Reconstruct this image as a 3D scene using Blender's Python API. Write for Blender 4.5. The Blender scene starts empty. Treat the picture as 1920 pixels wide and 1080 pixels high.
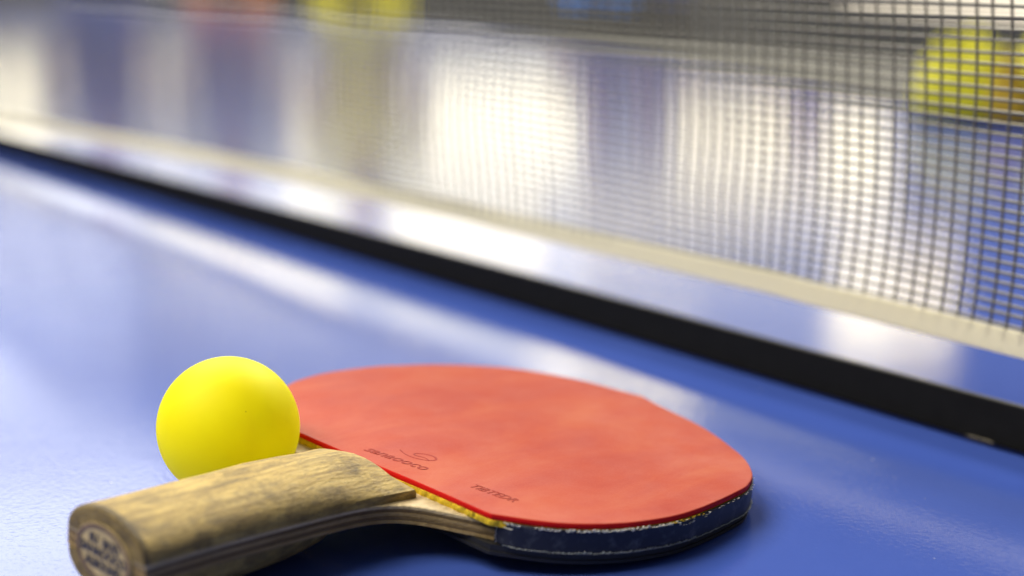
import bpy, bmesh, math, random
from mathutils import Vector, Matrix, noise
random.seed(7)
SC = bpy.context.scene
COL = SC.collection
R = math.radians
PI = math.pi

# ------------------------------------------------------------------ camera
cam_d = bpy.data.cameras.new("camera")
cam = bpy.data.objects.new("camera", cam_d)
COL.objects.link(cam)
cam.location = (0, 0, 0.158)
cam.rotation_euler = (R(90 - 11.988), 0, 0)
cam_d.sensor_width = 36.0
cam_d.lens = 56.25
cam_d.clip_start = 0.01
cam_d.clip_end = 200
cam_d.dof.use_dof = True
cam_d.dof.focus_distance = 0.438
cam_d.dof.aperture_fstop = 5.0
cam_d.dof.aperture_blades = 7
SC.camera = cam

# ------------------------------------------------------------------ world: even, dim hall light
W = bpy.data.worlds.new("World")
SC.world = W
W.use_nodes = True
bg = W.node_tree.nodes["Background"]
bg.inputs[0].default_value = (0.96, 0.97, 1.0, 1)
bg.inputs[1].default_value = 0.15

# ------------------------------------------------------------------ lights of the hall, some added
def area(name, loc, sx, sy, radiance, color, target=None, rot=None):
    d = bpy.data.lights.new(name, 'AREA')
    d.shape = 'RECTANGLE'
    d.size, d.size_y = sx, sy
    d.energy = radiance * PI * sx * sy
    d.color = color
    o = bpy.data.objects.new(name, d)
    COL.objects.link(o)
    o.location = loc
    if target is not None:
        o.rotation_euler = (Vector(target) - Vector(loc)).to_track_quat('-Z', 'Y').to_euler()
    else:
        o.rotation_euler = rot
    return o

WARM = (1.0, 0.84, 0.42)
CREAM = (1.0, 0.86, 0.48)
PALE = (1.0, 0.97, 0.84)
WHITE = (0.93, 0.94, 1.0)
# overhead lamp bank, the key light of the table, then unseen lights added for players and far floor
area("overhead_light", (-1.15, 0.25, 1.65), 1.3, 1.2, 12.0, (1.0, 0.92, 0.74), target=(0, 0.4, 0))
area("overhead_light", (-3.0, 7.5, 6.2), 5.0, 2.5, 30.0, (1.0, 0.95, 0.86), rot=(0, 0, 0))  # unseen light added above the players to brighten them
area("overhead_light", (7.0, 20.0, 14.0), 9.0, 9.0, 40.0, (1.0, 0.95, 0.86), rot=(0, 0, 0))  # unseen light added to brighten the far floor
area("added_player_light", (-0.9, 4.3, 3.3), 2.6, 0.8, 38.0, (1.0, 0.95, 0.86), target=(-0.3, 7.6, -0.3))  # extra unseen light, added to lift the players' clothes
# bright window bays in the end wall of the hall: x0, x1, z0, z1 (metres, table height = 0), radiance
BAYS = [
    (-5.60, 0.58, 0.63, 5.60, 1.60, PALE),
    (0.62, 2.95, 1.05, 3.50, 0.75, PALE),
    (-3.94, -3.09, 0.73, 1.24, 3.0, WARM),
    (-2.85, -2.30, 0.70, 1.07, 3.0, CREAM),
    (-1.68, 0.51, 0.88, 1.55, 3.0, CREAM),
    (1.20, 2.09, 1.05, 1.38, 3.8, WARM),
    (2.33, 2.81, 1.12, 1.38, 4.4, WARM),
    (2.45, 3.41, 2.20, 2.82, 5.0, WARM),
    (-0.89, 0.24, 1.82, 2.24, 3.2, WARM),
    (-2.78, -1.30, 2.07, 2.51, 2.0, WARM),
    (0.14, 1.41, 2.96, 3.40, 4.2, WARM),
    (-5.60, -2.91, 1.55, 3.11, 1.7, WHITE),
    (-5.49, -2.66, 3.97, 5.43, 2.8, WHITE),
]
for k, (x0, x1, z0, z1, rad, c) in enumerate(BAYS):
    area("window_light", ((x0 + x1) / 2, 12.1 if k < 2 else 12.0, (z0 + z1) / 2), x1 - x0, z1 - z0, rad, c, rot=(R(-90), 0, 0))

# a slanting strip light that draws the diagonal streak on the far half
area("strip_light", (1.70, 11.9, 1.74), 2.5, 0.22, 4.2, WARM, rot=(R(-90), R(8.8), 0))

SC.view_settings.view_transform = 'Standard'
SC.view_settings.look = 'None'
SC.view_settings.exposure = 0.0
SC.view_settings.gamma = 1.0

# ------------------------------------------------------------------ material helpers
def mat(name, base=(0.5, 0.5, 0.5), rough=0.5, **kw):
    m = bpy.data.materials.new(name)
    m.use_nodes = True
    p = m.node_tree.nodes["Principled BSDF"]
    p.inputs["Base Color"].default_value = (*base, 1)
    p.inputs["Roughness"].default_value = rough
    for k, v in kw.items():
        p.inputs[k.replace("_", " ")].default_value = v
    return m, m.node_tree.nodes, m.node_tree.links, p

def coords(N, L, scale=(1, 1, 1), kind="Object", rot=(0, 0, 0)):
    tc = N.new("ShaderNodeTexCoord")
    mp = N.new("ShaderNodeMapping")
    mp.inputs["Scale"].default_value = scale
    mp.inputs["Rotation"].default_value = rot
    L.new(tc.outputs[kind], mp.inputs["Vector"])
    return mp.outputs["Vector"]

def noise_tex(N, L, vec, scale, detail=4, rough=0.55, dist=0.0):
    n = N.new("ShaderNodeTexNoise")
    n.inputs["Scale"].default_value = scale
    n.inputs["Detail"].default_value = detail
    n.inputs["Roughness"].default_value = rough
    n.inputs["Distortion"].default_value = dist
    L.new(vec, n.inputs["Vector"])
    return n.outputs["Fac"]

def ramp(N, L, fac, stops):
    r = N.new("ShaderNodeValToRGB")
    e = r.color_ramp.elements
    while len(e) < len(stops):
        e.new(0.5)
    for i, (p, c) in enumerate(stops):
        e[i].position = p
        e[i].color = (*c, 1) if len(c) == 3 else c
    L.new(fac, r.inputs["Fac"])
    return r.outputs["Color"]

def mix(N, L, fac, a, b, mode='MIX'):
    m = N.new("ShaderNodeMix")
    m.data_type = 'RGBA'
    m.blend_type = mode
    for sock, v in ((m.inputs[0], fac), (m.inputs[6], a), (m.inputs[7], b)):
        if hasattr(v, "links") or isinstance(v, bpy.types.NodeSocket):
            L.new(v, sock)
        elif isinstance(v, (int, float)):
            sock.default_value = v
        else:
            sock.default_value = (*v, 1)
    return m.outputs[2]

def bump(N, L, p, height, strength, dist):
    b = N.new("ShaderNodeBump")
    b.inputs["Strength"].default_value = strength
    b.inputs["Distance"].default_value = dist
    L.new(height, b.inputs["Height"])
    prev = p.inputs["Normal"].links
    if prev:
        L.new(prev[0].from_socket, b.inputs["Normal"])
    L.new(b.outputs["Normal"], p.inputs["Normal"])

# ------------------------------------------------------------------ materials
def m_table():
    m, N, L, p = mat("blue_table_paint", (0.035, 0.085, 0.46), 0.2)
    v = coords(N, L)
    big = noise_tex(N, L, v, 5.0, 5, 0.6)
    c = ramp(N, L, big, [(0.3, (0.040, 0.080, 0.36)), (0.7, (0.054, 0.102, 0.42))])
    dust = noise_tex(N, L, v, 900, 3, 0.6)
    dm = ramp(N, L, dust, [(0.70, (0, 0, 0)), (0.80, (0.22, 0.22, 0.22))])
    c = mix(N, L, dm, c, (0.35, 0.38, 0.5))
    vo = N.new("ShaderNodeTexVoronoi")
    vo.inputs["Scale"].default_value = 75
    L.new(v, vo.inputs["Vector"])
    dot = ramp(N, L, vo.outputs["Distance"], [(0.018, (0.75,) * 3), (0.040, (0, 0, 0))])
    sel = N.new("ShaderNodeSeparateColor")
    L.new(vo.outputs["Color"], sel.inputs[0])
    pick = ramp(N, L, sel.outputs[0], [(0.72, (0, 0, 0)), (0.74, (1, 1, 1))])
    dc = ramp(N, L, sel.outputs[1], [(0.45, (0.01, 0.012, 0.03)), (0.55, (0.55, 0.58, 0.65))])
    c = mix(N, L, mix(N, L, 1.0, dot, pick, 'MULTIPLY'), c, dc)
    L.new(c, p.inputs["Base Color"])
    r = ramp(N, L, noise_tex(N, L, v, 14, 5, 0.6), [(0.3, (0.038,) * 3), (0.75, (0.07,) * 3)])
    L.new(r, p.inputs["Roughness"])
    bump(N, L, p, noise_tex(N, L, v, 520, 3, 0.55), 0.22, 0.0003)
    bump(N, L, p, noise_tex(N, L, v, 60, 3, 0.5), 0.05, 0.001)
    return m

def m_red():
    m, N, L, p = mat("red_rubber", (0.62, 0.06, 0.025), 0.42)
    v = coords(N, L)
    a = noise_tex(N, L, coords(N, L, (18, 42, 20)), 1.0, 5, 0.62, 0.6)
    c = ramp(N, L, a, [(0.28, (0.30, 0.014, 0.005)), (0.5, (0.36, 0.038, 0.010)), (0.70, (0.40, 0.070, 0.021))])
    fine = noise_tex(N, L, v, 1600, 3, 0.7)
    fm = ramp(N, L, fine, [(0.40, (0, 0, 0)), (0.75, (0.35, 0.35, 0.35))])
    c = mix(N, L, fm, c, (0.43, 0.085, 0.026))
    # only the played face is dusty: the cut edge stays a saturated red
    geo = N.new("ShaderNodeTexCoord")
    sep = N.new("ShaderNodeSeparateXYZ")
    L.new(geo.outputs["Normal"], sep.inputs[0])
    face = ramp(N, L, sep.outputs[2], [(0.6, (0, 0, 0)), (0.9, (1, 1, 1))])
    p.inputs["Specular IOR Level"].default_value = 0.13
    c = mix(N, L, face, (0.58, 0.006, 0.006), c)
    L.new(c, p.inputs["Base Color"])
    r = ramp(N, L, noise_tex(N, L, v, 55, 5, 0.65), [(0.3, (0.45,) * 3), (0.7, (0.62,) * 3)])
    L.new(r, p.inputs["Roughness"])
    bump(N, L, p, noise_tex(N, L, v, 38, 4, 0.55), 0.35, 0.0012)
    bump(N, L, p, noise_tex(N, L, v, 1500, 2, 0.5), 0.25, 0.0001)
    return m

def m_wood(name, light, mid, dark, grime=0.5, endgrime=False, bands=False):
    m, N, L, p = mat(name, mid, 0.62)
    v = coords(N, L)
    g = noise_tex(N, L, coords(N, L, (60, 700, 500)), 1.0, 5, 0.6, 0.3)
    c = ramp(N, L, g, [(0.25, dark), (0.5, mid), (0.72, light)])
    if bands:     # plies of the blade seen along its edge
        sep = N.new("ShaderNodeSeparateXYZ")
        L.new(v, sep.inputs[0])
        mr = N.new("ShaderNodeMapRange")
        mr.inputs[1].default_value = -0.0085
        mr.inputs[2].default_value = -0.0033
        L.new(sep.outputs[2], mr.inputs[0])
        D = (0.24, 0.19, 0.13)
        E_ = (0.60, 0.52, 0.38)
        b = ramp(N, L, mr.outputs[0], [(0.0, E_), (0.20, E_), (0.23, D), (0.38, D), (0.41, E_), (0.62, E_), (0.65, D), (0.80, D), (0.84, (1, 1, 1))])
        c = mix(N, L, 1.0, c, b, 'MULTIPLY')
    st = noise_tex(N, L, coords(N, L, (105, 190, 190)), 1.0, 6, 0.70, 0.5)
    sm = ramp(N, L, st, [(0.44, (0, 0, 0)), (0.70, (grime,) * 3)])
    c = mix(N, L, sm, c, (0.13, 0.088, 0.028))
    sp = noise_tex(N, L, coords(N, L, (520, 1100, 1100)), 1.0, 4, 0.75)
    pm = ramp(N, L, sp, [(0.55, (0, 0, 0)), (0.70, (0.75 * grime + 0.1,) * 3)])
    c = mix(N, L, pm, c, (0.09, 0.07, 0.04))
    if endgrime:  # hand dirt worn into the rim of the butt
        sep = N.new("ShaderNodeSeparateXYZ")
        L.new(v, sep.inputs[0])
        mr = N.new("ShaderNodeMapRange")
        mr.inputs[1].default_value = -0.0853
        mr.inputs[2].default_value = -0.0828
        L.new(sep.outputs[0], mr.inputs[0])
        em = ramp(N, L, mr.outputs[0], [(0.0, (0.42,) * 3), (0.28, (0.60,) * 3), (0.45, (0.95,) * 3), (0.7, (0.75,) * 3), (1.0, (0, 0, 0))])
        c = mix(N, L, em, c, (0.07, 0.05, 0.025))
    L.new(c, p.inputs["Base Color"])
    bump(N, L, p, noise_tex(N, L, coords(N, L, (320, 1100, 1100)), 1.0, 5, 0.75), 1.0, 0.0010)
    bump(N, L, p, noise_tex(N, L, coords(N, L, (40, 420, 420)), 1.0, 3, 0.6), 0.4, 0.0006)
    return m

def m_ball():
    m, N, L, p = mat("yellow_plastic", (1.0, 0.95, 0.003), 0.6)
    p.inputs["Specular IOR Level"].default_value = 0.3
    p.inputs["Subsurface Weight"].default_value = 0.3
    p.inputs["Subsurface Radius"].default_value = (0.018, 0.018, 0.003)
    p.inputs["Subsurface Scale"].default_value = 1.0
    v = coords(N, L)
    a = noise_tex(N, L, v, 70, 4, 0.6)
    c = ramp(N, L, a, [(0.3, (0.99, 0.90, 0.003)), (0.7, (1.0, 0.96, 0.004))])
    vo = N.new("ShaderNodeTexVoronoi")
    vo.inputs["Scale"].default_value = 200
    L.new(v, vo.inputs["Vector"])
    dot = ramp(N, L, vo.outputs["Distance"], [(0.030, (0.8,) * 3), (0.075, (0, 0, 0))])
    sel = N.new("ShaderNodeSeparateColor")
    L.new(vo.outputs["Color"], sel.inputs[0])
    pick = ramp(N, L, sel.outputs[0], [(0.70, (0, 0, 0)), (0.72, (1, 1, 1))])
    dm = mix(N, L, 1.0, dot, pick, 'MULTIPLY')
    c = mix(N, L, dm, c, (0.12, 0.09, 0.01))
    # moulding seam: a great circle of the ball
    sep = N.new("ShaderNodeSeparateXYZ")
    L.new(v, sep.inputs[0])
    ab = N.new("ShaderNodeMath")
    ab.operation = 'ABSOLUTE'
    L.new(sep.outputs[0], ab.inputs[0])
    seam = ramp(N, L, ab.outputs[0], [(0.00006, (0.14,) * 3), (0.00022, (0, 0, 0))])
    c = mix(N, L, seam, c, (0.5, 0.38, 0.01))
    L.new(c, p.inputs["Base Color"])
    bump(N, L, p, noise_tex(N, L, v, 1800, 2, 0.5), 0.2, 0.00008)
    return m

def thin_shell(m, color, fac):
    N, L = m.node_tree.nodes, m.node_tree.links
    out = [n for n in N if n.type == 'OUTPUT_MATERIAL'][0]
    t = N.new("ShaderNodeBsdfTranslucent")
    t.inputs[0].default_value = (*color, 1)
    mx = N.new("ShaderNodeMixShader")
    mx.inputs[0].default_value = fac
    L.new(N["Principled BSDF"].outputs[0], mx.inputs[1])
    L.new(t.outputs[0], mx.inputs[2])
    L.new(mx.outputs[0], out.inputs[0])

def m_tape():
    m, N, L, p = mat("navy_tape", (0.010, 0.012, 0.026), 0.5)
    v = coords(N, L)
    a = noise_tex(N, L, v, 260, 5, 0.7)
    c = ramp(N, L, a, [(0.52, (0.009, 0.011, 0.024)), (0.72, (0.055, 0.062, 0.080))])
    L.new(c, p.inputs["Base Color"])
    bump(N, L, p, noise_tex(N, L, v, 300, 3, 0.5), 0.3, 0.0003)
    return m

def m_simple(name, base, rough, nscale=40, var=0.25, bstr=0.2, bdist=0.0005, **kw):
    m, N, L, p = mat(name, base, rough, **kw)
    v = coords(N, L)
    a = noise_tex(N, L, v, nscale, 4, 0.6)
    lo = tuple(x * (1 - var) for x in base)
    hi = tuple(min(1, x * (1 + var)) for x in base)
    L.new(ramp(N, L, a, [(0.3, lo), (0.7, hi)]), p.inputs["Base Color"])
    bump(N, L, p, a, bstr, bdist)
    return m

M_TABLE = m_table()
M_RED = m_red()
M_HANDLE = m_wood("handle_wood", (0.66, 0.485, 0.155), (0.50, 0.35, 0.095), (0.24, 0.155, 0.04), 0.9, True)
M_BLADE = m_wood("blade_wood", (0.80, 0.67, 0.42), (0.72, 0.57, 0.33), (0.55, 0.42, 0.22), 0.30, False, True)
M_BALL = m_ball()
thin_shell(M_BALL, (1.0, 0.95, 0.02), 0.4)
M_TAPE = m_tape()
M_SPONGE = m_simple("yellow_sponge", (0.60, 0.41, 0.012), 0.8, 900, 0.35, 0.6, 0.0003)
M_BLACKRUB = m_simple("black_rubber", (0.012, 0.012, 0.014), 0.5, 200)
M_FRAY = m_simple("torn_tape_backing", (0.72, 0.70, 0.62), 0.8, 900, 0.3)
M_STITCH = m_simple("tape_backing_grey", (0.34, 0.37, 0.40), 0.7, 900, 0.4)
M_PRINT = m_simple("white_print", (0.42, 0.46, 0.52), 0.6, 900, 0.2)
M_EMBOSS = m_simple("embossed_red", (0.245, 0.016, 0.006), 0.6, 500, 0.2)
M_EMBOSS.node_tree.nodes["Principled BSDF"].inputs["Specular IOR Level"].default_value = 0.1
M_BADGE = m_simple("badge_face", (0.46, 0.36, 0.17), 0.4, 300, 0.25)
M_BADGERING = m_simple("badge_ring", (0.15, 0.10, 0.065), 0.6, 300, 0.25)
M_BADGEINK = m_simple("badge_ink", (0.035, 0.035, 0.05), 0.5, 300, 0.2)
M_BAR = m_simple("black_bar_paint", (0.006, 0.006, 0.006), 0.6, 120, 0.2, 0.1)
M_BAR.node_tree.nodes["Principled BSDF"].inputs["Specular IOR Level"].default_value = 0.15
M_BAND = m_simple("cream_tape", (0.86, 0.83, 0.68), 0.75, 700, 0.08, 0.3)
M_UNDERBAR_GLINT = m_simple("underbar_glint_tone", (0.20, 0.18, 0.14), 0.6, 300, 0.3)
M_NET = m_simple("net_thread", (0.12, 0.115, 0.09), 0.55, 900, 0.2)
def translucent(m, color, fac):
    """thin woven cloth lets part of the light behind it through"""
    N, L = m.node_tree.nodes, m.node_tree.links
    out = [n for n in N if n.type == 'OUTPUT_MATERIAL'][0]
    t = N.new("ShaderNodeBsdfTranslucent")
    t.inputs[0].default_value = (*color, 1)
    mx = N.new("ShaderNodeMixShader")
    mx.inputs[0].default_value = fac
    L.new(N["Principled BSDF"].outputs[0], mx.inputs[1])
    L.new(t.outputs[0], mx.inputs[2])
    L.new(mx.outputs[0], out.inputs[0])
translucent(M_BAND, (0.92, 0.88, 0.70), 0.5)
M_LINE = m_simple("white_line_paint", (0.78, 0.78, 0.76), 0.4, 60, 0.05)
M_FLOOR = m_simple("hall_floor_vinyl", (0.66, 0.60, 0.50), 0.35, 3, 0.08, 0.05)
M_MAT = m_simple("dark_court_mat", (0.022, 0.022, 0.018), 0.6, 20, 0.2)
M_WALL = m_simple("dark_wall_paint", (0.05, 0.048, 0.035), 0.6, 4, 0.2)
M_BARRIER = m_simple("dark_barrier_cloth", (0.018, 0.019, 0.020), 0.7, 30, 0.2)
M_STEEL = m_simple("dark_steel", (0.05, 0.05, 0.06), 0.4, 60, 0.2)

# ------------------------------------------------------------------ mesh helpers
def obj(name, me, m=None, parent=None, smooth=False, label=None):
    o = bpy.data.objects.new(name, me)
    COL.objects.link(o)
    if m is not None:
        me.materials.append(m)
    if smooth:
        for f in me.polygons:
            f.use_smooth = True
    if parent is not None:
        o.parent = parent
    if label:
        o["label"] = label
    return o

def thing(name, label, cat, matrix=None, group=None):
    o = bpy.data.objects.new(name, None)
    o.empty_display_size = 0.02
    COL.objects.link(o)
    if matrix is not None:
        o.matrix_world = matrix
    o["label"] = label
    o["category"] = cat
    if group:
        o["group"] = group
    return o

def mesh(name, verts, faces):
    me = bpy.data.meshes.new(name)
    me.from_pydata(verts, [], faces)
    me.update()
    return me

def box_bm(bm, c, size, rot=None):
    r = bmesh.ops.create_cube(bm, size=1.0)
    M = Matrix.Translation(c) @ (rot.to_4x4() if rot else Matrix()) @ Matrix.Diagonal((*size, 1))
    bmesh.ops.transform(bm, matrix=M, verts=r['verts'])
    return r['verts']

def bevel_box(name, c, size, b, m, parent=None, rot=None, seg=2):
    bm = bmesh.new()
    box_bm(bm, c, size, rot)
    bmesh.ops.bevel(bm, geom=bm.edges[:], offset=b, segments=seg, affect='EDGES', profile=0.5)
    me = bpy.data.meshes.new(name)
    bm.to_mesh(me)
    bm.free()
    return obj(name, me, m, parent)

def spline(pts, n_per, closed=False):
    out = []
    n = len(pts)
    rng = n if closed else n - 1
    for i in range(rng):
        def g(k):
            if closed:
                return Vector(pts[k % n])
            return Vector(pts[min(max(k, 0), n - 1)])
        a, b, c, d = g(i - 1), g(i), g(i + 1), g(i + 2)
        for k in range(n_per):
            t = k / n_per
            out.append(0.5 * ((2 * b) + (c - a) * t + (2 * a - 5 * b + 4 * c - d) * t * t + (3 * b - a - 3 * c + d) * t ** 3))
    if not closed:
        out.append(Vector(pts[-1]))
    return out

def normals2(pl):
    """outward 2-D normals of a closed outline"""
    n = len(pl)
    area2 = sum(pl[i].x * pl[(i + 1) % n].y - pl[(i + 1) % n].x * pl[i].y for i in range(n))
    sgn = 1 if area2 > 0 else -1
    out = []
    for i in range(n):
        d1 = (pl[i] - pl[i - 1])
        d2 = (pl[(i + 1) % n] - pl[i])
        d1 = d1.normalized() if d1.length > 1e-9 else d2.normalized()
        d2 = d2.normalized() if d2.length > 1e-9 else d1
        d = d1 + d2
        d = d.normalized() if d.length > 1e-6 else d1
        out.append(Vector((d.y, -d.x)) * sgn)
    return out

MM = 0.001
def P3(s, w, h):           # paddle coordinates in mm -> local metres (x along the axis, y to the left, z up)
    return (s * MM, -w * MM, h * MM)

def slab(name, outline, levels, m, parent, smooth_side=True):
    """closed outline (mm) stacked at (height, outward offset) levels, capped"""
    nr = normals2(outline)
    n = len(outline)
    V, Fc = [], []
    for h, off in levels:
        for p, q in zip(outline, nr):
            o = off(p) if callable(off) else off
            V.append(P3(p.x + q.x * o, p.y + q.y * o, h))
    for k in range(len(levels) - 1):
        for i in range(n):
            j = (i + 1) % n
            Fc.append((k * n + i, k * n + j, (k + 1) * n + j, (k + 1) * n + i))
    Fc.append(tuple(range(n)))
    Fc.append(tuple(range((len(levels) - 1) * n, len(levels) * n)))
    me = mesh(name, V, Fc)
    bm = bmesh.new()
    bm.from_mesh(me)
    bmesh.ops.recalc_face_normals(bm, faces=bm.faces[:])
    bm.to_mesh(me)
    bm.free()
    o = obj(name, me, m, parent)
    return o

# ------------------------------------------------------------------ table
ND = Vector((-0.59255, 0.80553, 0))         # along the net
NN = Vector((0.80553, 0.59255, 0))          # across the net, away from the camera
T_M = Matrix((( -ND.x, NN.x, 0, NN.x * 0.4214),
              ( -ND.y, NN.y, 0, NN.y * 0.4214),
              (0, 0, 1, 0), (0, 0, 0, 1)))
# table coordinates: x = minus distance along the net, y = beyond the net, z up
X0, X1 = -4.75, 0.45
HALF = 1.40
table = thing("table_tennis_table", "glossy blue table top running under the black net bar and the paddle", "table", T_M)
for y0, y1 in ((-HALF, -0.002), (0.002, HALF)):
    bevel_box("tabletop_half", ((X0 + X1) / 2, (y0 + y1) / 2, -0.0125), (X1 - X0, y1 - y0, 0.025), 0.001, M_TABLE, table)
for y in (HALF - 0.011, -HALF + 0.011):
    bevel_box("end_line", ((X0 + X1) / 2, y, 0.0004), (X1 - X0 - 0.002, 0.02, 0.0008), 0.0002, M_LINE, table, seg=1)
for x in (X0 + 0.2, X1 - 0.2):
    for y in (-HALF + 0.25, HALF - 0.25):
        bevel_box("leg", (x, y, -0.3925), (0.05, 0.05, 0.735), 0.004, M_STEEL, table)

# ------------------------------------------------------------------ net
net = thing("table_tennis_net", "dark mesh net with cream lower tape above a black bar across the blue table", "net", T_M)
NX0, NX1 = -1.85, 0.02
bar = bevel_box("frame_bar", ((NX0 + NX1) / 2, 0.0013, 0.0076), (NX1 - NX0, 0.0026, 0.0150), 0.0006, M_BAR, net)
def light_sliver(s, ln, hg):  # pale sliver imitating light that shows under the bar
    V, Fc = [], []
    n = 12
    for i in range(n + 1):
        t = i / n
        z = 0.0007 + hg * math.sin(PI * t) ** 0.7 * (0.75 + 0.25 * math.sin(t * 9 + s * 40))
        for y, zz in ((-0.0003, 0.0005), (-0.0004, z), (0.0004, z), (0.0004, 0.0005)):
            V.append((-(s + ln * (t - 0.5)), y, zz))
    for i in range(n):
        for k in range(4):
            a, b = i * 4 + k, i * 4 + (k + 1) % 4
            Fc.append((a, b, b + 4, a + 4))
    obj("underbar_glint", mesh("underbar_glint", V, Fc), M_UNDERBAR_GLINT, bar)
for s_, l_, h_ in ((0.314, 0.011, 0.0007),):
    light_sliver(s_, l_, h_)
def tape_z(s):      # height of the lower tape's bottom edge, sagging towards the far end
    t = max(0.0, s - 0.62)
    return 0.0322 - 0.029 * t * t - 0.016 * max(0.0, 0.40 - s)
def belly(s, z):    # the loose net drifts sideways and out of its plane
    k = max(0.0, min(1.0, (z - 0.03) / 0.12))
    e = math.sin(PI * k)
    ds = 0.0045 * e * math.sin(s * 9.0 + 0.6) + 0.0035 * e * noise.noise(Vector((s * 7, z * 20, 1.7)))
    dy = 0.005 * e * math.sin(s * 6.0 + 1.0) + 0.002 * noise.noise(Vector((s * 12, z * 30, 5.1)))
    dz = 0.0016 * noise.noise(Vector((s * 10, z * 14, 9.3))) * e - 0.0022 * e * math.sin(s * 5.0)
    return ds, dy, dz

def band(name, zf, hgt, th, m):
    V, Fc = [], []
    n = 150
    for i in range(n + 1):
        s = -NX1 + (NX1 - NX0) * i / n
        zb = zf(s) + 0.0004 * noise.noise(Vector((s * 30, 0, 3)))
        hh = hgt
        dy = 0.0012 * noise.noise(Vector((s * 9, 2, 7)))
        for (y, z) in ((-th / 2, zb + 0.0006), (-th / 2, zb + hh - 0.0006), (0, zb + hh), (th / 2, zb + hh - 0.0006), (th / 2, zb + 0.0006), (0, zb)):
            V.append((-s, y + dy, z))
    for i in range(n):
        for k in range(6):
            a, b = i * 6 + k, i * 6 + (k + 1) % 6
            Fc.append((a, b, b + 6, a + 6))
    Fc.append(tuple(range(6)))
    Fc.append(tuple(reversed(range(n * 6, n * 6 + 6))))
    return obj(name, mesh(name, V, Fc), m, net)
band("lower_tape", tape_z, 0.0088, 0.0022, M_BAND)
band("upper_tape", lambda s: 0.1525, 0.015, 0.0022, M_LINE)

def build_net_mesh():
    V, Fc = [], []
    def tube(pts, r):
        base = len(V)
        n = len(pts)
        for i, p in enumerate(pts):
            t = (pts[min(i + 1, n - 1)] - pts[max(i - 1, 0)]).normalized()
            u = Vector((0, 1, 0))
            v = t.cross(u).normalized()
            for k in range(5):
                a = 2 * PI * k / 5
                V.append(tuple(p + (u * math.cos(a) + v * math.sin(a)) * r))
        for i in range(n - 1):
            for k in range(5):
                a, b = base + i * 5 + k, base + i * 5 + (k + 1) % 5
                Fc.append((a, b, b + 5, a + 5))
    def at(s, z):
        ds, dy, dz = belly(s, z)
        lift = (tape_z(s) - 0.0322) * max(0, 1 - (z - 0.03) / 0.1)
        return Vector((-(s + ds), dy, z + dz + lift))
    s0, s1 = -NX1 + 0.01, -NX0 - 0.01
    ns = int((s1 - s0) / 0.0066)
    for i in range(ns + 1):
        s = s0 + (s1 - s0) * i / ns + random.uniform(-0.0004, 0.0004)
        tube([at(s, 0.0375 + (0.156 - 0.0375) * k / 12) for k in range(13)], 0.00050)
    rows = 38
    for j in range(rows):
        z = 0.0425 + 0.0034 * j
        if z > 0.154:
            break
        tube([at(s0 + (s1 - s0) * k / 300, z + 0.0003 * noise.noise(Vector((k * 0.09, j * 3.1, 0)))) for k in range(301)], 0.00058)
    return mesh("net_mesh", V, Fc)
nm = obj("net_mesh", build_net_mesh(), M_NET, net, smooth=True)

for x in (NX0 - 0.008, NX1 + 0.008):
    bevel_box("post", (x, 0.0, 0.084), (0.014, 0.014, 0.167), 0.002, M_STEEL, net)

# ------------------------------------------------------------------ paddle
n_ = Vector((0.68134925, 0.73065761, -0.04361939))
e_ = Vector((0.72749702, -0.68256236, -0.06969008))
m_ = Vector((0.08069254, -0.01575031, 0.99661459))
C_ = Vector((-0.03334506, 0.41527026, 0.01892698)) - e_ * 0.007
PM = Matrix(((n_.x, -e_.x, m_.x, C_.x), (n_.y, -e_.y, m_.y, C_.y), (n_.z, -e_.z, m_.z, C_.z), (0, 0, 0, 1)))
paddle = thing("table_tennis_paddle", "red rubber table tennis paddle with worn wooden handle lying in front of the net", "paddle", PM)

ARC = [(0.9, -45.0), (5.5, -52.5), (14.0, -61.5), (27.3, -70.0), (36.5, -73.2), (48.7, -74.3), (65.1, -71.7), (74.0, -68.3), (82.6, -64.3),
       (93.4, -57.1), (104.0, -47.0), (110.5, -35.7), (115.4, -21.3), (117.3, -8.4), (118.2, -2.5), (118.7, 0.7),
       (116.4, 6.6), (114.2, 14.1), (110.7, 27.4), (105.9, 39.1), (98.7, 52.2), (93.3, 59.9), (85.6, 67.2), (78.3, 71.2),
       (71.9, 73.0), (54.4, 74.8), (40.6, 74.6), (28.5, 71.6), (21.5, 68.5), (15.4, 64.6), (10.2, 60.1), (5.9, 54.8), (3.0, 50.1), (0.2, 45.6)]
arc = spline(ARC, 6)
def cut_line(n=60):
    out = []
    for i in range(1, n):
        t = i / n
        w = 45.6 - 90.6 * t
        out.append(Vector((0.2 + 0.7 * t + 0.25 * math.sin(w * 0.09), w)))
    return out
rub_outline = arc + cut_line()
# red rubber sheet
slab("red_rubber", rub_outline, [(-1.55, 0.0), (-0.9, 0.12), (-0.3, 0.05), (-0.08, -0.08), (0.0, -0.32)], M_RED, paddle)
red = bpy.data.objects["red_rubber"]
# sponge: scalloped glue-swollen edge along the cut
def swell(p):
    edge = max(0.0, 1 - abs(p.x - 0.5) / 3.0)
    if p.y < -20:
        edge *= max(0.0, 1 - (-20 - p.y) / 8)
    return -0.25 + edge * (0.15 + 0.55 * abs(math.sin(p.y * 0.72 + 0.6 * math.sin(p.y * 0.31))) + 0.25 * noise.noise(Vector((p.y * 1.3, 0, 0))))
dense = []
for i, p in enumerate(rub_outline):
    q = rub_outline[(i + 1) % len(rub_outline)]
    dense.append(p)
    if p.x < 4:
        dense.append((p + q) / 2)
slab("sponge", dense, [(-3.28, lambda p: swell(p) * 0.6), (-2.9, swell), (-2.2, swell), (-1.7, lambda p: swell(p) * 0.55), (-1.57, -0.3)], M_SPONGE, paddle)

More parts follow.
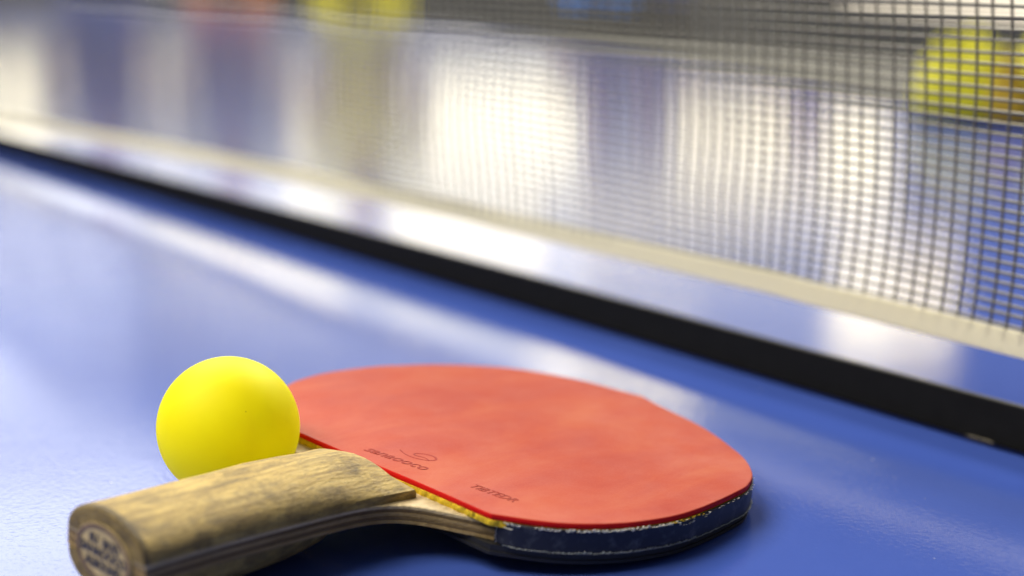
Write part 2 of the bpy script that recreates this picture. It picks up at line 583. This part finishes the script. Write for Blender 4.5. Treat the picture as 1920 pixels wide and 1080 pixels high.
# blade: rubber arc joined to the shoulders and the core of the handle
SHO = [(2.6, 43.2), (-1.4, 34.5), (-4.6, 27.5), (-8.2, 22.4), (-12.8, 19.1), (-18.7, 17.3), (-25.4, 16.5), (-40, 15.9), (-60, 15.5), (-76, 15.9), (-84.6, 16.3)]
right = spline(SHO, 4)
left = [Vector((p.x, -p.y)) for p in reversed(right)]
arc_in = [p for p in arc if not (p.x < 5.0 and abs(p.y) < 53)]
blade_outline = arc_in + right + left
slab("blade", blade_outline, [(-8.45, -0.25), (-8.3, 0), (-7.5, 0.0), (-7.35, -0.22), (-7.2, 0), (-6.5, 0.0), (-6.35, -0.2), (-6.2, 0.0), (-5.2, 0.02), (-5.05, -0.2), (-4.9, 0), (-3.6, 0), (-3.45, -0.12), (-3.3, -0.4)], M_BLADE, paddle)
slab("lower_sponge", rub_outline, [(-10.2, -0.5), (-8.47, -0.5)], M_BLACKRUB, paddle)  # sponge coloured black to deepen the shade below the edge
slab("black_rubber", rub_outline, [(-11.3, -0.4), (-11.1, -0.1), (-10.22, -0.1)], M_BLACKRUB, paddle)

# edge tape around the blade
tape_pl = spline([(2.4, 45.4)] + [p for p in reversed(ARC) if p[0] > 2.9], 6)
def tape_mesh():
    V, Fc = [], []
    cl = tape_pl
    n = len(cl)
    lv = [-8.15, -7.8, -6.5, -4.5, -2.6, -1.75]
    for i, p in enumerate(cl):
        a = cl[max(i - 1, 0)]
        b = cl[min(i + 1, n - 1)]
        t = (b - a).normalized()
        nn = Vector((t.y, -t.x))
        if nn.dot(p - Vector((55, 0))) < 0:
            nn = -nn
        for k, h in enumerate(lv):
            o = 0.42 + 0.10 * noise.noise(Vector((i * 0.5, k * 1.3, 2)))
            hh = h
            if k == 0:
                hh += 0.22 * noise.noise(Vector((i * 1.9, 0, 0)))
            if k == len(lv) - 1:
                hh += 0.38 * noise.noise(Vector((i * 0.8, 4, 0)))
            V.append(P3(p.x + nn.x * o, p.y + nn.y * o, hh))
        for k, h in enumerate(lv):
            V.append(P3(p.x + nn.x * 0.1, p.y + nn.y * 0.1, h))
    m = len(lv)
    for i in range(n - 1):
        b0, b1 = i * 2 * m, (i + 1) * 2 * m
        for k in range(m - 1):
            Fc.append((b0 + k, b1 + k, b1 + k + 1, b0 + k + 1))
            Fc.append((b0 + m + k, b0 + m + k + 1, b1 + m + k + 1, b1 + m + k))
        Fc.append((b0 + m - 1, b1 + m - 1, b1 + 2 * m - 1, b0 + 2 * m - 1))
        Fc.append((b0, b0 + m, b1 + m, b1))
    for b in (0, (n - 1) * 2 * m):
        Fc.append(tuple([b + k for k in range(m)] + [b + m + k for k in reversed(range(m))]))
    me = mesh("edge_tape", V, Fc)
    bm = bmesh.new()
    bm.from_mesh(me)
    bmesh.ops.recalc_face_normals(bm, faces=bm.faces[:])
    bm.to_mesh(me)
    bm.free()
    return me
tape = obj("edge_tape", tape_mesh(), M_TAPE, paddle, smooth=True)

def along_tape(u):
    """point, outward normal and tangent at arc position u (mm) along the tape"""
    d = 0.0
    for i in range(len(tape_pl) - 1):
        L_ = (tape_pl[i + 1] - tape_pl[i]).length
        if d + L_ >= u:
            t = (tape_pl[i + 1] - tape_pl[i]).normalized()
            p = tape_pl[i] + t * (u - d)
            nn = Vector((t.y, -t.x))
            if nn.dot(p - Vector((55, 0))) < 0:
                nn = -nn
            return p, nn, t
        d += L_
    return tape_pl[-1], Vector((0, -1)), Vector((1, 0))

def shred(name, specs, m, parent):
    """little torn flakes lying on the tape: (u, h, length along, height, lean)"""
    V, Fc = [], []
    for u, h, lu, lh, lean in specs:
        p, nn, t = along_tape(max(0.0, u))
        o0, o1 = 0.55, 0.75 + random.random() * 0.25
        b = len(V)
        for du, dh, o in ((-lu / 2, 0, o0), (lu / 2, 0.1 * lh, o0), (lu / 2 * 0.6 + lean, lh, o1), (-lu / 2 * 0.5 + lean, lh * 0.8, o1)):
            q = p + t * du
            V.append(P3(q.x + nn.x * o, q.y + nn.y * o, h + dh))
        for du, dh, o in ((-lu / 2, 0, 0.3), (lu / 2, 0.1 * lh, 0.3), (lu / 2 * 0.6 + lean, lh, 0.35), (-lu / 2 * 0.5 + lean, lh * 0.8, 0.35)):
            q = p + t * du
            V.append(P3(q.x + nn.x * o, q.y + nn.y * o, h + dh))
        Fc += [(b, b + 1, b + 2, b + 3), (b + 7, b + 6, b + 5, b + 4), (b, b + 4, b + 5, b + 1), (b + 1, b + 5, b + 6, b + 2), (b + 2, b + 6, b + 7, b + 3), (b + 3, b + 7, b + 4, b)]
    o = obj(name, mesh(name, V, Fc), m, parent)
    o["kind"] = "stuff"
    return o
sp = []
u = 0.5
while u < 52:
    if not (7 < u < 10.5 or 17.5 < u < 19):
        sp.append((u, -2.15 + random.uniform(-0.25, 0.2), random.uniform(0.3, 1.0), random.uniform(0.25, 0.75), random.uniform(-0.3, 0.3)))
    u += random.uniform(0.35, 0.9)
for u in (1.2, 2.2, 3.1, 4.0, 4.8):
    sp.append((u, -3.3 + random.uniform(-0.1, 0.1), 1.1, 0.3, 0.1))
for k in range(14):
    sp.append((0.3 + random.random() * 0.5, -2.3 - k * 0.45, 0.25, 0.3, 0.0))
for k in range(16):
    sp.append((52 + random.uniform(0, 14), -2.0 - random.random() * 1.4, random.uniform(0.3, 0.9), random.uniform(0.2, 0.5), random.uniform(-0.3, 0.3)))
for k in range(26):
    sp.append((66 + random.uniform(0, 60), -1.9 - random.random() * 0.3, random.uniform(0.2, 0.6), random.uniform(0.1, 0.3), random.uniform(-0.3, 0.3)))
shred("frayed_edge", sp, M_FRAY, tape)
sp = []
u = 3.0
while u < 135:
    big = 1.0 if 22 < u < 60 else 0.55
    sp.append((u, -8.25 + random.uniform(-0.08, 0.08), random.uniform(0.35, 0.6), random.uniform(0.35, 0.85) * big, random.uniform(0.1, 0.35)))
    u += random.uniform(0.65, 0.95)
shred("tape_stitching", sp, M_STITCH, tape)

# glue crumbs: yellow sponge pushed out over the tape
sp = []
for k in range(12):
    sp.append((48 + random.uniform(0, 16), -1.95 + random.uniform(-0.2, 0.2), random.uniform(0.4, 0.9), random.uniform(0.2, 0.5), 0.1))
shred("sponge_crumbs", sp, M_SPONGE, tape)

def text_mesh(body, size, depth, shear=0.0, squash=1.0, bold=0.0):
    cu = bpy.data.curves.new("lettering", 'FONT')
    cu.body = body
    cu.size = size
    cu.extrude = depth
    cu.offset = bold
    cu.shear = shear
    cu.align_x = 'CENTER'
    cu.align_y = 'CENTER'
    cu.resolution_u = 3
    o = bpy.data.objects.new("lettering", cu)
    COL.objects.link(o)
    dg = bpy.context.evaluated_depsgraph_get()
    dg.update()
    me = bpy.data.meshes.new_from_object(o.evaluated_get(dg))
    bpy.data.objects.remove(o)
    bpy.data.curves.remove(cu)
    return me

def place(me, name, m, parent, s, w, h, right_dir, up_dir):
    """lay a text mesh in paddle space: right_dir/up_dir are (s,w,h) unit vectors"""
    r = Vector(P3(*right_dir)).normalized()
    u_ = Vector(P3(*up_dir)).normalized()
    n2 = r.cross(u_)
    M = Matrix(((r.x, u_.x, n2.x, s * MM), (r.y, u_.y, n2.y, -w * MM), (r.z, u_.z, n2.z, h * MM), (0, 0, 0, 1)))
    me.transform(M)
    me.materials.clear()
    return obj(name, me, m, parent)

# pressed lettering of the rubber, reading towards the near edge
dr = Vector((3.2, 27.0)).normalized()
place(text_mesh("sanaooco", 0.0058, 0.00009, 0.25, bold=0.00002), "lettering", M_EMBOSS, red, 8.6, 0.6, 0.0, (dr.x, dr.y, 0), (dr.y, -dr.x, 0))
dr2 = Vector((1.4, 16.3)).normalized()
place(text_mesh("TIBTEDR", 0.0040, 0.00009, 0.3, bold=0.0), "lettering", M_EMBOSS, red, 11.4, 35.2, 0.0, (dr2.x, dr2.y, 0), (dr2.y, -dr2.x, 0))
def logo():
    """swoosh-shaped emblem: an open loop with a hook"""
    pts = [(-6.5, 1.2), (-3.0, -0.6), (1.0, -1.0), (4.5, 0.2), (5.6, 2.2), (3.6, 4.0), (0.4, 3.6), (-1.6, 2.0), (-0.6, 0.8), (2.6, 1.2), (5.2, 0.2)]
    c = spline(pts, 8)
    V, Fc = [], []
    for i, p in enumerate(c):
        t = (c[min(i + 1, len(c) - 1)] - c[max(i - 1, 0)]).normalized()
        nn = Vector((-t.y, t.x))
        wd = 0.22 + 0.16 * math.sin(PI * i / len(c))
        for o, z in ((-wd, 0.0), (0, 0.10), (wd, 0.0)):
            q = p + nn * o
            V.append((q.x * MM, q.y * MM, z * MM))
    for i in range(len(c) - 1):
        for k in range(2):
            a = i * 3 + k
            Fc.append((a, a + 3, a + 4, a + 1))
    return mesh("emblem", V, Fc)
place(logo(), "emblem", M_EMBOSS, red, 14.2, 2.2, 0.0, (dr.x, dr.y, 0), (dr.y, -dr.x, 0))
# white print on the tape near the tip
pt, nt, tt = along_tape(103)
place(text_mesh("AV", 0.0062, 0.00008, 0.2), "lettering", M_PRINT, tape, pt.x + nt.x * 0.55, pt.y + nt.y * 0.55, -5.0, (tt.x, tt.y, 0), (0, 0, 1))

# handle: two rounded scales over the core
def scale_mesh(sign):
    h0 = -3.27 if sign > 0 else -8.48
    if sign > 0:
        st = [(-85.0, 15.3, 7.4), (-84.8, 15.9, 8.1), (-84.3, 16.2, 8.5), (-83.0, 16.3, 8.65), (-78, 16.1, 8.6), (-70, 15.8, 8.6), (-60, 15.5, 8.7), (-48, 15.6, 8.9),
              (-36, 15.9, 9.2), (-26, 16.5, 9.6), (-18, 17.4, 9.55), (-12.5, 18.3, 9.25), (-12.5, 18.3, 9.25), (-5.2, 19.4, 6.7), (-5.2, 19.4, 6.7), (-2.9, 19.75, 3.8), (-2.3, 19.8, 2.4)]
    else:         # the underside swells at the butt and fades out under the blade
        st = [(-85.0, 15.2, 7.6), (-84.6, 15.8, 8.4), (-83.0, 16.2, 9.4), (-77, 16.0, 12.6), (-68, 15.5, 13.2), (-58, 15.0, 12.9), (-46, 14.4, 12.2), (-36, 13.4, 11.9), (-29, 11.8, 11.4), (-23, 10.0, 11.0), (-19.5, 8.6, 9.0), (-17.8, 7.8, 4.5), (-17.2, 7.4, 1.5)]
    K = 25
    V, Fc = [], []
    for j, (s, a, b) in enumerate(st):
        for i in range(K + 1):
            th = PI * min(max(i - 1, 0), K - 2) / (K - 2)
            rd = max(0.0, min(1.0, (-62 - s) / 14))      # the butt is a true oval
            ex = (2 / 2.5) * (1 - rd) + 1.0 * rd
            cx, sx = math.cos(th), math.sin(th)
            w = a * math.copysign(abs(cx) ** ex, cx)
            hh = b * abs(sx) ** (2 / 2.15)
            if sign > 0:      # the front of the grip is cut like a low roof with upright sides
                f = max(0.0, min(1.0, (s + 36) / 22))
                f = f * f * (3 - 2 * f)
                side = min(2.3, b * 0.6)
                roof = side + (b - side) * (1 - abs(w / a) ** 1.75)
                hh = hh * (1 - f) + roof * f
                if i in (0, K):
                    hh = 0.0
            else:
                w -= 6.0 * (1 - rd) * (hh / b) ** 2  # unseen bulge skewed sideways to block the ball's reflection below
            # dents and wear of an old handle
            wear = 0.16 * noise.noise(Vector((s * 0.12, w * 0.2, sign * 5)))
            # front chamfer follows the slanted rubber cut
            fs = s + (0.0 if s < -13 else 0.012 * (w + 19) * (1 if s > -11 else 0.5))
            V.append(P3(fs, w, h0 + sign * max(0.0, hh + wear * (1 if hh > 1 else 0))))
    n = K + 1
    for j in range(len(st) - 1):
        if st[j] == st[j + 1]:      # doubled station: a crisp edge
            continue
        for i in range(K):
            a = j * n + i
            Fc.append((a, a + 1, a + n + 1, a + n))
        Fc.append((j * n, (j + 1) * n, (j + 1) * n + K, j * n + K))
    Fc.append(tuple(range(n)))
    Fc.append(tuple(range((len(st) - 1) * n, len(st) * n)))
    me = mesh("handle_scale", V, Fc)
    bm = bmesh.new()
    bm.from_mesh(me)
    bmesh.ops.recalc_face_normals(bm, faces=bm.faces[:])
    bm.to_mesh(me)
    bm.free()
    for f in me.polygons:
        f.use_smooth = len(f.vertices) == 4
    return me
for sg in (1, -1):
    o = obj("handle_scale", scale_mesh(sg), M_HANDLE, paddle)
    md = o.modifiers.new("edges", 'EDGE_SPLIT')
    md.split_angle = R(38)

# printed oval badge let into the butt
def oval(name, a, b, a2, b2, s0, s1, m, parent):
    V, Fc = [], []
    K = 48
    for (A, B, S) in ((a, b, s0), (a, b, s1), (a2, b2, s1), (a2, b2, s0)):
        for i in range(K):
            t = 2 * PI * i / K
            V.append(P3(S, A * math.cos(t), -5.87 + B * math.sin(t)))
    for r in range(3):
        for i in range(K):
            j = (i + 1) % K
            Fc.append((r * K + i, r * K + j, (r + 1) * K + j, (r + 1) * K + i))
    if a2 < 0.1:
        pass
    return obj(name, mesh(name, V, Fc), m, parent)
badge = oval("end_badge", 11.6, 7.4, 0.05, 0.05, -84.6, -85.25, M_BADGE, paddle)
oval("badge_ring", 11.3, 7.15, 9.9, 6.1, -85.2, -85.4, M_BADGERING, badge)
bw = (0, 1, 0)
bu = (0, 0, 1)
for body, size, w, h in (("SU", 0.0031, -3.9, 3.1), ("ROD", 0.0031, 3.4, 3.0), ("SANAOOCO", 0.0033, 0.0, 0.1), ("ALROUND", 0.0031, 0.2, -3.0)):
    place(text_mesh(body, size, 0.00008, 0.0, bold=0.00012), "badge_lettering", M_BADGEINK, badge, -85.33, w, -5.87 + h, bw, bu)

# ------------------------------------------------------------------ ball
me = bpy.data.meshes.new("ball")
bm = bmesh.new()
bmesh.ops.create_uvsphere(bm, u_segments=96, v_segments=48, radius=0.02)
bm.to_mesh(me)
bm.free()
ball = obj("table_tennis_ball", me, M_BALL, smooth=True)
ball.location = (-0.0800, 0.43348, 0.0258)
ball.rotation_euler = (R(8), R(4), R(28))
ball["label"] = "bright yellow table tennis ball resting against the wooden paddle handle"
ball["category"] = "ball"

# ------------------------------------------------------------------ dark sheet added to stand in for the dark band on the far table
def dark_sheet_mesh():
    """outline in (distance along the net, distance beyond the net), filled as strips from the front edge to the table end"""
    front = [(2.55, 1.385), (2.1, 1.24), (1.6, 1.075), (1.07, 0.865), (0.5, 0.66), (0.1, 0.63), (-0.42, 0.61)]
    pl = spline(front, 14)
    V, Fc = [], []
    nq = 24
    for i, p in enumerate(pl):
        for j in range(nq + 1):
            q = j / nq
            t = p.y + (1.39 - p.y) * q
            e = min(1.0, j / 1.5, (nq - j) / 1.5)
            z = 0.0016 + 0.0040 * e * (0.6 + 0.8 * abs(noise.noise(Vector((p.x * 5, t * 6, 4.4))))) + (0.004 * math.exp(-((j - 1.5) / 1.2) ** 2))
            V.append((-p.x, t + 0.004 * noise.noise(Vector((p.x * 8, 0, 1))) * (j == 0), z))
    n = nq + 1
    for i in range(len(pl) - 1):
        for j in range(nq):
            a = i * n + j
            Fc.append((a, a + n, a + n + 1, a + 1))
    return mesh("dark_band_sheet", V, Fc)
M_DARK_SHEET = m_simple("dark_olive_sheet", (0.036, 0.034, 0.018), 0.85, 40, 0.3, 0.3, 0.002)
cv = obj("dark_band_sheet", dark_sheet_mesh(), M_DARK_SHEET, smooth=True)
cv.matrix_world = T_M
cv["label"] = "dark olive sheet added for the dark band across the far corner of the table"
cv["category"] = "dark sheet"
md = cv.modifiers.new("thickness", 'SOLIDIFY')
md.thickness = 0.0012
md.offset = -1

# ------------------------------------------------------------------ crumpled training bib on the far half of the table
def crumple(name, cx, cy, rx, ry, hgt, seed, m, parent=None):
    V, Fc = [], []
    nu, nv = 56, 20
    for j in range(nv + 1):
        for i in range(nu):
            a = 2 * PI * i / nu
            q = j / nv
            rr = math.sin(q * PI / 2)
            k = 1 + 0.45 * noise.noise(Vector((math.cos(a) * 1.4, math.sin(a) * 1.4, seed)))
            x, y = cx + rx * rr * k * math.cos(a), cy + ry * rr * k * math.sin(a)
            fold = noise.noise(Vector((x * 26, y * 26, seed + 3))) + 0.6 * abs(noise.noise(Vector((x * 55, y * 40, seed + 8))))
            z = hgt * (math.cos(q * PI / 2) ** 0.7) * (0.72 + 0.7 * fold)
            V.append((x, y, max(0.0012, z)))
    for j in range(nv):
        for i in range(nu):
            b = j * nu + i
            c = j * nu + (i + 1) % nu
            Fc.append((b, b + nu, c + nu, c))
    Fc.append(tuple(range(nu)))
    Fc.append(tuple(reversed(range(nv * nu, nv * nu + nu))))
    return obj(name, mesh(name, V, Fc), m, parent, smooth=True)
M_BIB = m_simple("yellow_bib_cloth", (0.52, 0.50, 0.01), 0.8, 25, 0.12, 0.3, 0.004)
M_BIBTRIM = m_simple("orange_bib_trim", (0.40, 0.27, 0.015), 0.8, 25, 0.12, 0.3, 0.004)
bib = thing("training_bib", "crumpled yellow bib with orange trim lying on the dark sheet behind the net", "bib", Matrix.Translation((0.455, 1.52, 0.0055)))
crumple("cloth", 0.02, 0.0, 0.100, 0.070, 0.078, 4.0, M_BIB, bib)
crumple("trim", -0.005, -0.055, 0.022, 0.035, 0.060, 11.0, M_BIBTRIM, bib)

# ------------------------------------------------------------------ hall floor and added barriers
V = [(-30, -10, -0.76), (30, -10, -0.76), (30, 40, -0.76), (-30, 40, -0.76)]
fl = obj("hall_floor", mesh("hall_floor", V, [(0, 1, 2, 3)]), M_FLOOR)
fl["kind"] = "structure"
V = [(-7, -2.2, -0.756), (1.45, -2.2, -0.756), (1.45, 10.6, -0.756), (-7, 10.6, -0.756)]
mt = obj("court_mat", mesh("court_mat", V, [(0, 1, 2, 3)]), M_MAT)
mt["kind"] = "structure"

wl = bevel_box("hall_wall", (-3.0, 12.35, 0.02), (10.2, 0.12, 1.56), 0.01, M_WALL)
wl["kind"] = "structure"

def barrier(x0, y0, x1, y1, label):  # barriers are added to stand in for the dark band behind the table
    d = Vector((x1 - x0, y1 - y0, 0))
    ln = d.length
    ang = math.atan2(d.y, d.x)
    M = Matrix.Translation(((x0 + x1) / 2, (y0 + y1) / 2, -0.76)) @ Matrix.Rotation(ang, 4, 'Z')
    b = thing("dark_band_barrier", label, "barrier", M, "added barriers standing in for the dark band")
    bevel_box("cloth_panel", (0, 0, 0.37), (ln - 0.002, 0.012, 0.66), 0.003, M_BARRIER, b)
    for z in (0.708,):
        bevel_box("top_rail", (0, 0, z), (ln - 0.002, 0.02, 0.016), 0.004, M_STEEL, b)
    for x in (-ln / 2 + 0.04, ln / 2 - 0.04):
        bevel_box("foot", (x, 0, 0.015), (0.03, 0.30, 0.03), 0.004, M_STEEL, b)
barrier(1.152, 6.445, 1.57, 4.525, "added dark low barrier at the right, middle of the row beside the bright floor")
barrier(1.572, 4.52, 1.98, 2.65, "added dark low barrier nearest the right end of the net")
barrier(0.93, 8.4, 1.15, 6.45, "added dark low barrier at the right, farthest of the row running away")
barrier(-0.75, 10.2, 1.12, 10.1, "added dark low barrier behind the player in blue shorts")
barrier(-2.66, 10.3, -0.79, 10.2, "added dark low barrier behind the player in yellow")

# ------------------------------------------------------------------ players behind the table
def skin(name, chains, m, parent, levels=2):
    """chains: list of [(x,y,z,r), ...]; chains that start on an existing point join it"""
    pts, edges, rad = [], [], []
    index = {}
    def add(p):
        key = (round(p[0], 4), round(p[1], 4), round(p[2], 4))
        if key not in index:
            index[key] = len(pts)
            pts.append(p[:3])
            rad.append(p[3])
        return index[key]
    for c in chains:
        prev = None
        for p in c:
            i = add(p)
            if prev is not None and prev != i:
                edges.append((prev, i))
            prev = i
    me = bpy.data.meshes.new(name)
    me.from_pydata(pts, edges, [])
    o = obj(name, me, m, parent)
    o.modifiers.new("skin", 'SKIN')
    sv = me.skin_vertices[0].data
    for i, r in enumerate(rad):
        rr = r if isinstance(r, tuple) else (r, r)
        sv[i].radius = rr
        sv[i].use_root = (i == 0)
    ss = o.modifiers.new("sub", 'SUBSURF')
    ss.levels = ss.render_levels = levels
    o.modifiers["skin"].use_smooth_shade = True
    return o

def cloth(name, color):
    return m_simple(name, color, 0.8, 25, 0.12, 0.3, 0.004)
M_SKIN = m_simple("skin", (0.55, 0.34, 0.23), 0.5, 30, 0.08)
M_HAIR = m_simple("hair", (0.025, 0.018, 0.012), 0.6, 60, 0.3)
M_SHOE = m_simple("shoe", (0.5, 0.5, 0.52), 0.5, 30, 0.1)
YELLOW = cloth("yellow_jersey", (0.86, 0.78, 0.01))
NAVY = cloth("navy_jersey", (0.025, 0.04, 0.15))
GREYBLUE = cloth("grey_blue_jersey", (0.10, 0.13, 0.22))
REDC = cloth("orange_red_shorts", (0.48, 0.15, 0.05))
BLUE = cloth("blue_shorts", (0.04, 0.20, 0.70))
BLACK = cloth("black_jersey", (0.02, 0.02, 0.022))

def person(x, y, face, shirt, shorts, label, k=1.0, leggings=None):
    M = Matrix.Translation((x, y, -0.76)) @ Matrix.Rotation(face, 4, 'Z') @ Matrix.Diagonal((k, k, k, 1))
    t = thing("person", label, "person", M, "players standing behind the table")
    ch = [[(0, 0, 0.96, (0.15, 0.10)), (0, 0, 1.12, (0.13, 0.09)), (0, -0.01, 1.32, (0.15, 0.10)), (0, 0, 1.44, (0.10, 0.07)), (0, -0.01, 1.52, 0.055), (0, -0.03, 1.62, (0.075, 0.09)), (0, -0.02, 1.70, (0.07, 0.085))]]
    for s in (-1, 1):
        ch.append([(0, 0, 0.96, 0.1), (s * 0.10, 0, 0.86, 0.09), (s * 0.12, -0.01, 0.50, 0.058), (s * 0.125, 0.02, 0.30, 0.052), (s * 0.13, 0.02, 0.09, 0.036), (s * 0.14, -0.10, 0.035, (0.04, 0.03))])
        ch.append([(0, 0, 1.44, 0.1), (s * 0.19, 0, 1.41, 0.055), (s * 0.24, 0.03, 1.14, 0.042), (s * 0.12, -0.18, 1.12, 0.034), (s * 0.05, -0.24, 1.15, (0.03, 0.018)), (s * 0.02, -0.265, 1.17, (0.028, 0.014))])
        for f, (dx, dz) in enumerate(((-0.055, 0.035), (-0.065, 0.02), (-0.063, 0.005), (-0.052, -0.008), (-0.01, 0.055))):
            b = (s * 0.02, -0.265, 1.17)
            ch.append([(*b, 0.02), (b[0] + s * dx * 0.55, b[1] - 0.012, b[2] + dz * 0.7, 0.008), (b[0] + s * dx, b[1] - 0.004, b[2] + dz, 0.007)])
    skin("body", ch, M_SKIN, t)
    sh = [[(0, 0, 0.90, (0.185, 0.13)), (0, 0, 1.12, (0.165, 0.12)), (0, -0.01, 1.32, (0.175, 0.125)), (0, 0, 1.43, (0.12, 0.085))]]
    for s in (-1, 1):
        sh.append([(0, 0, 1.43, 0.1), (s * 0.195, 0, 1.405, 0.075), (s * 0.225, 0.02, 1.25, 0.065)])
    skin("shirt", sh, shirt, t)
    so = [[(0, 0, 0.98, (0.165, 0.115)), (0, 0, 0.90, (0.175, 0.12))]]
    for s in (-1, 1):
        so.append([(0, 0, 0.90, 0.12), (s * 0.105, 0, 0.80, 0.115), (s * 0.12, -0.005, 0.56, 0.10)])
    skin("shorts", so, shorts, t)
    if leggings:
        lg = [[(0, 0, 0.97, (0.155, 0.105)), (0, 0, 0.91, (0.16, 0.11))]]
        for s in (-1, 1):
            lg.append([(0, 0, 0.91, 0.11), (s * 0.10, 0, 0.84, 0.10), (s * 0.12, -0.01, 0.50, 0.068), (s * 0.125, 0.02, 0.30, 0.062), (s * 0.13, 0.02, 0.11, 0.046)])
        skin("leggings", lg, leggings, t)
    skin("hair", [[(0, 0.01, 1.66, (0.078, 0.088)), (0, 0.0, 1.74, (0.075, 0.09)), (0, -0.01, 1.775, (0.04, 0.05))]], M_HAIR, t)
    for s in (-1, 1):
        skin("shoe", [[(s * 0.13, 0.05, 0.045, 0.045), (s * 0.135, -0.06, 0.045, 0.05), (s * 0.14, -0.16, 0.035, 0.04)]], M_SHOE, t)

person(-1.85, 7.3, R(15), NAVY, NAVY, "person in dark navy kit, farthest left behind the table")
person(-1.22, 7.0, R(0), GREYBLUE, REDC, "person in grey blue shirt and orange red shorts behind the table")
person(-0.60, 6.5, R(-8), YELLOW, YELLOW, "person in yellow shirt and yellow shorts beyond the table end")
person(0.48, 9.0, R(10), BLACK, BLUE, "person in black shirt with bright blue shorts over black leggings", leggings=BLACK)
person(0.80, 9.3, R(-15), BLACK, NAVY, "person in black shirt with navy shorts over black leggings", leggings=BLACK)
person(1.62, 8.9, R(20), BLACK, BLACK, "person all in black standing near the right barrier", leggings=BLACK)
